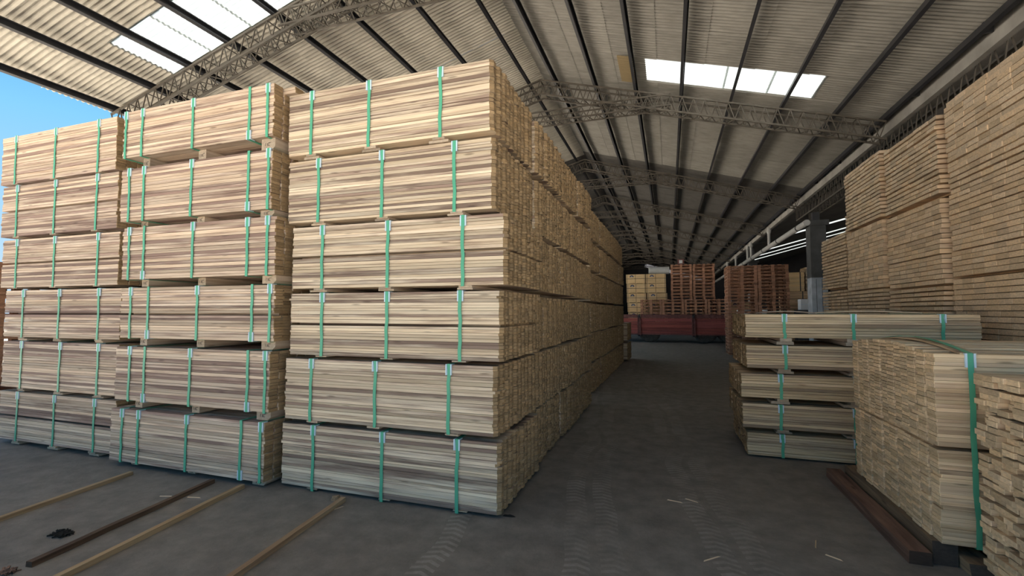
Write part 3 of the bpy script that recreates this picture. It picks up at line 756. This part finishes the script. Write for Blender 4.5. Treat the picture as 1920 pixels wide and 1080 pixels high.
def pallet_mb(Wd, D, H):
    """four-way pallet: top boards, stringers, nine blocks, three bottom runners; its front faces -Y"""
    a = MB(); c_ = MB(); d = MB(); th = H*.16
    for k in range(5):
        x = -Wd/2+(Wd-.13)*k/4; a.box(x, x+.13, -D/2, D/2, H-th, H)
    for k in range(3):
        y = -D/2+(D-.12)*k/2; a.box(-Wd/2, Wd/2, y, y+.12, H-2*th, H-th)
        d.box(-Wd/2, Wd/2, y, y+.12, 0, th)
        for q in range(3):
            x = -Wd/2+(Wd-.105)*q/2; c_.box(x, x+.105, y+.002, y+.118, th, H-2*th)
    return a, c_, d
def whole_pallet(Wd, D, H):
    a, c_, d = pallet_mb(Wd, D, H); m = MB()
    for s in (a, c_, d): m.add(s.v, s.f)
    return m.mesh('pallet', W_PALLET)
PM = whole_pallet(1.10, 1.0, .174)
HN = ['lowest', 'second', 'third', 'fourth', 'fifth', 'sixth', 'seventh', 'eighth', 'ninth', 'tenth', 'eleventh', 'twelfth', 'thirteenth', 'fourteenth', 'fifteenth', 'sixteenth', 'seventeenth', 'eighteenth',
      'nineteenth', 'twentieth', 'twenty-first', 'twenty-second', 'twenty-third', 'twenty-fourth', 'twenty-fifth', 'twenty-sixth', 'twenty-seventh', 'twenty-eighth']
for s, nm in enumerate(('leftmost', 'second', 'third', 'rightmost')):
    for k in range(7):
        tag(put('pallet', PM, None, (-.93+1.13*s+jit(.008), TYR+.70, 1.056+.178*k), (0, 0, jit(.006))),
            'red-brown pallet, %s from the bottom in the %s low stack on the red trailer' % (HN[k], nm) if k else 'red-brown pallet, lowest in the %s low stack on the red trailer' % nm, 'pallet', 'low pallet stacks on the trailer')
for s, nm in enumerate(('left', 'right')):
    for k in range(18):
        tag(put('pallet', PM, None, (.66+1.16*s+jit(.012), TYR+1.82, 1.056+.178*k), (0, 0, jit(.008))),
            '%s pallet from the bottom in the %s tall stack on the red trailer' % (HN[k].capitalize(), nm) if k else 'lowest pallet in the %s tall stack on the red trailer' % nm, 'pallet', 'tall pallet stacks on the trailer')
# yellow crates with a printed half-round mark and black bands
def crate(loc, label):
    t = thing('yellow_crate', loc, label, 'crate', 'yellow crates on the trailer')
    b = MB(); Wd, D, H = 1.06, 1.05, .535
    for k in range(4): b.box(-Wd/2, Wd/2, -D/2, D/2, .02+k*.129, .02+k*.129+.124)
    b.build('body', W_BOX, t)
    b = MB(); b.box(-Wd/2+.05, -Wd/2+.15, -D/2, D/2, 0, .02); b.box(-.05, .05, -D/2, D/2, 0, .02); b.box(Wd/2-.15, Wd/2-.05, -D/2, D/2, 0, .02); b.build('runner', W_BOX, t)
    for x in (-.02, .48, -.47):
        b = MB(); b.box(x-.009, x+.009, -D/2-.006, D/2+.006, .021, H+.004); b.build('band', STEEL, t)
    b = MB(); b.box(-Wd/2-.006, Wd/2+.006, -D/2-.006, D/2+.006, .275, .293); b.build('band', STEEL, t)
    b = MB(); n = 12; y = -D/2-.010
    vs = [(-.22, y, .37)]+[(-.22+.115*math.cos(math.pi*k/n), y, .37+.115*math.sin(math.pi*k/n)) for k in range(n+1)]
    vs += [(x, y+.004, z) for x, _, z in vs]; q = n+2
    b.add(vs, [(0, k+1, k+2) for k in range(n)]+[(q+k+2, q+k+1, q) for k in range(n)]+[(k+1, q+k+1, q+k+2, k+2) for k in range(n)]+[(0, n+1, q+n+1, q), (0, q, q+1, 1)])
    mk = b.build('printed_mark', LOGO, t)
    b = MB(); 
    for dz in (.02, .05): b.box(-.30+dz, -.14-dz, y-.003, y, .365+dz, .378+dz)
    stuff(b.build('mark_line', WHITE, mk))
for s, nm in enumerate(('left', 'right')):
    for k in range(5):
        crate((-1.78+1.09*s+jit(.02)+.02*(4-k), TYR+1.84, 1.056+.545*k), '%s yellow banded crate in the %s crate column on the trailer' % (['Lowest', 'Second from bottom', 'Middle', 'Second from top', 'Top'][k], nm))
b = MB(); b.lathe((-.57, 0, .215), (1, 0, 0), [(0, .15), (.01, .215), (1.13, .215), (1.14, .15)], 24)
tag(b.build('pale_roll', ROLL, None, (-.52, TYR+1.9, 3.785)), 'pale grey roll lying on top of the yellow crates', 'roll')
t = thing('flood_lamp', (.66, TYR+1.8, 1.056+.178*18), 'small square flood lamp standing on the left tall pallet stack', 'lamp')
b = MB(); b.box(-.17, .17, -.08, .08, .04, .34); b.build('housing', IRON, t)
b = MB(); b.box(-.09, .09, -.09, -.08, .10, .28); b.build('lens', WHITE, t)
b = MB(); b.box(-.10, .10, -.08, .08, 0, .04); b.build('foot', STEEL, t)

# pallets on the floor in front of the trailer
PF = whole_pallet(1.03, 1.1, .1235)
for s, nm in enumerate(('left', 'right')):
    for k in range(27):
        tag(put('pallet', PF, None, (2.65+1.055*s+jit(.012), 20.05, .126*k), (0, 0, jit(.012))), ('%s pallet from the floor in the %s floor stack before the trailer' % (HN[k].capitalize(), nm)) if k else 'lowest pallet of the %s floor stack before the trailer' % nm,
            'pallet', 'pallet stacks on the floor')
# far right of the aisle: packs and boxes behind the column
def far_pack(loc, dims, rows, cols, mat, label):
    t = thing('board_pack', loc, label, 'board pack', 'packs behind the column')
    me = packed(dims[0], dims[1], dims[2], cols, rows, mat, .003, .01); stuff(put('packed_boards', me, t))
    for x in (-.3, .3):
        b = MB(); b.box(x*dims[0]-.02, x*dims[0]+.02, -dims[1]/2-.008, dims[1]/2+.008, .0, dims[2]+.008); b.build('band', STEEL, t)
far_pack((5.45, 24.6, 0), (.95, 1.0, 1.30), 20, 6, W_TAN, 'lower brown pack left of the column foot')
far_pack((5.45, 24.6, 1.31), (.95, 1.0, 1.25), 20, 6, W_TAN, 'middle brown pack left of the column')
far_pack((5.40, 24.6, 2.57), (.85, 1.0, .86), 14, 6, W_BOX, 'yellowish pack at the top left of the column')
far_pack((6.42, 25.2, 0), (.80, 1.0, 3.7), 60, 8, W_PALE, 'tall pale pack partly hidden behind the column')
b = MB(); b.box(-.32, .32, -.3, .3, 0, 1.72); 
for k in range(4): b.box(-.34, .34, -.32, .32, .1+.43*k, .14+.43*k)
tag(b.build('dark_bin', STEEL, None, (5.55, 23.2, 0)), 'dark crate standing left of the column foot', 'crate')
t = thing('white_box', (5.62, 23.2, 1.722), 'white carton resting on the dark crate left of the column', 'carton')
b = MB(); b.box(-.24, .24, -.25, .25, 0, .46); b.build('carton', WHITE, t); b = MB(); b.box(-.241, .241, -.251, .251, .22, .235); b.build('tape', CLIP, t)
for k, (x, l) in enumerate(((3.05, 'left'), (3.95, 'right'))):
    for q in range(2):
        b = MB(); b.lathe((0, 0, 0), (0, 0, 1), [(0, .26), (.02, .28), (.4, .28), (.42, .26), (.44, .28), (.84, .28), (.86, .26)], 20)
        tag(b.build('white_drum', WHITE, None, (x, 22.2, .862*q)), '%s white drum seen through the %s floor pallets' % (['lower', 'upper'][q], l), 'drum', 'drums behind the pallets')
# dim crates behind the right end of the trailer
crate((3.55, TYR+1.84, 1.056), 'dim yellow crate at the right end of the trailer, lower'); crate((3.55, TYR+1.84, 1.601), 'dim yellow crate at the right end of the trailer, upper')
# reddish pallets outside at the far left
for k in range(14):
    tag(put('pallet', PM, None, (-11.0+jit(.02), 4.55, -.018+.178*k), (0, 0, jit(.02))), ('%s pallet from the ground in the outdoor stack left of all bundles' % HN[k].capitalize()) if k else 'lowest pallet of the outdoor stack left of all bundles', 'pallet', 'outdoor pallet stack')
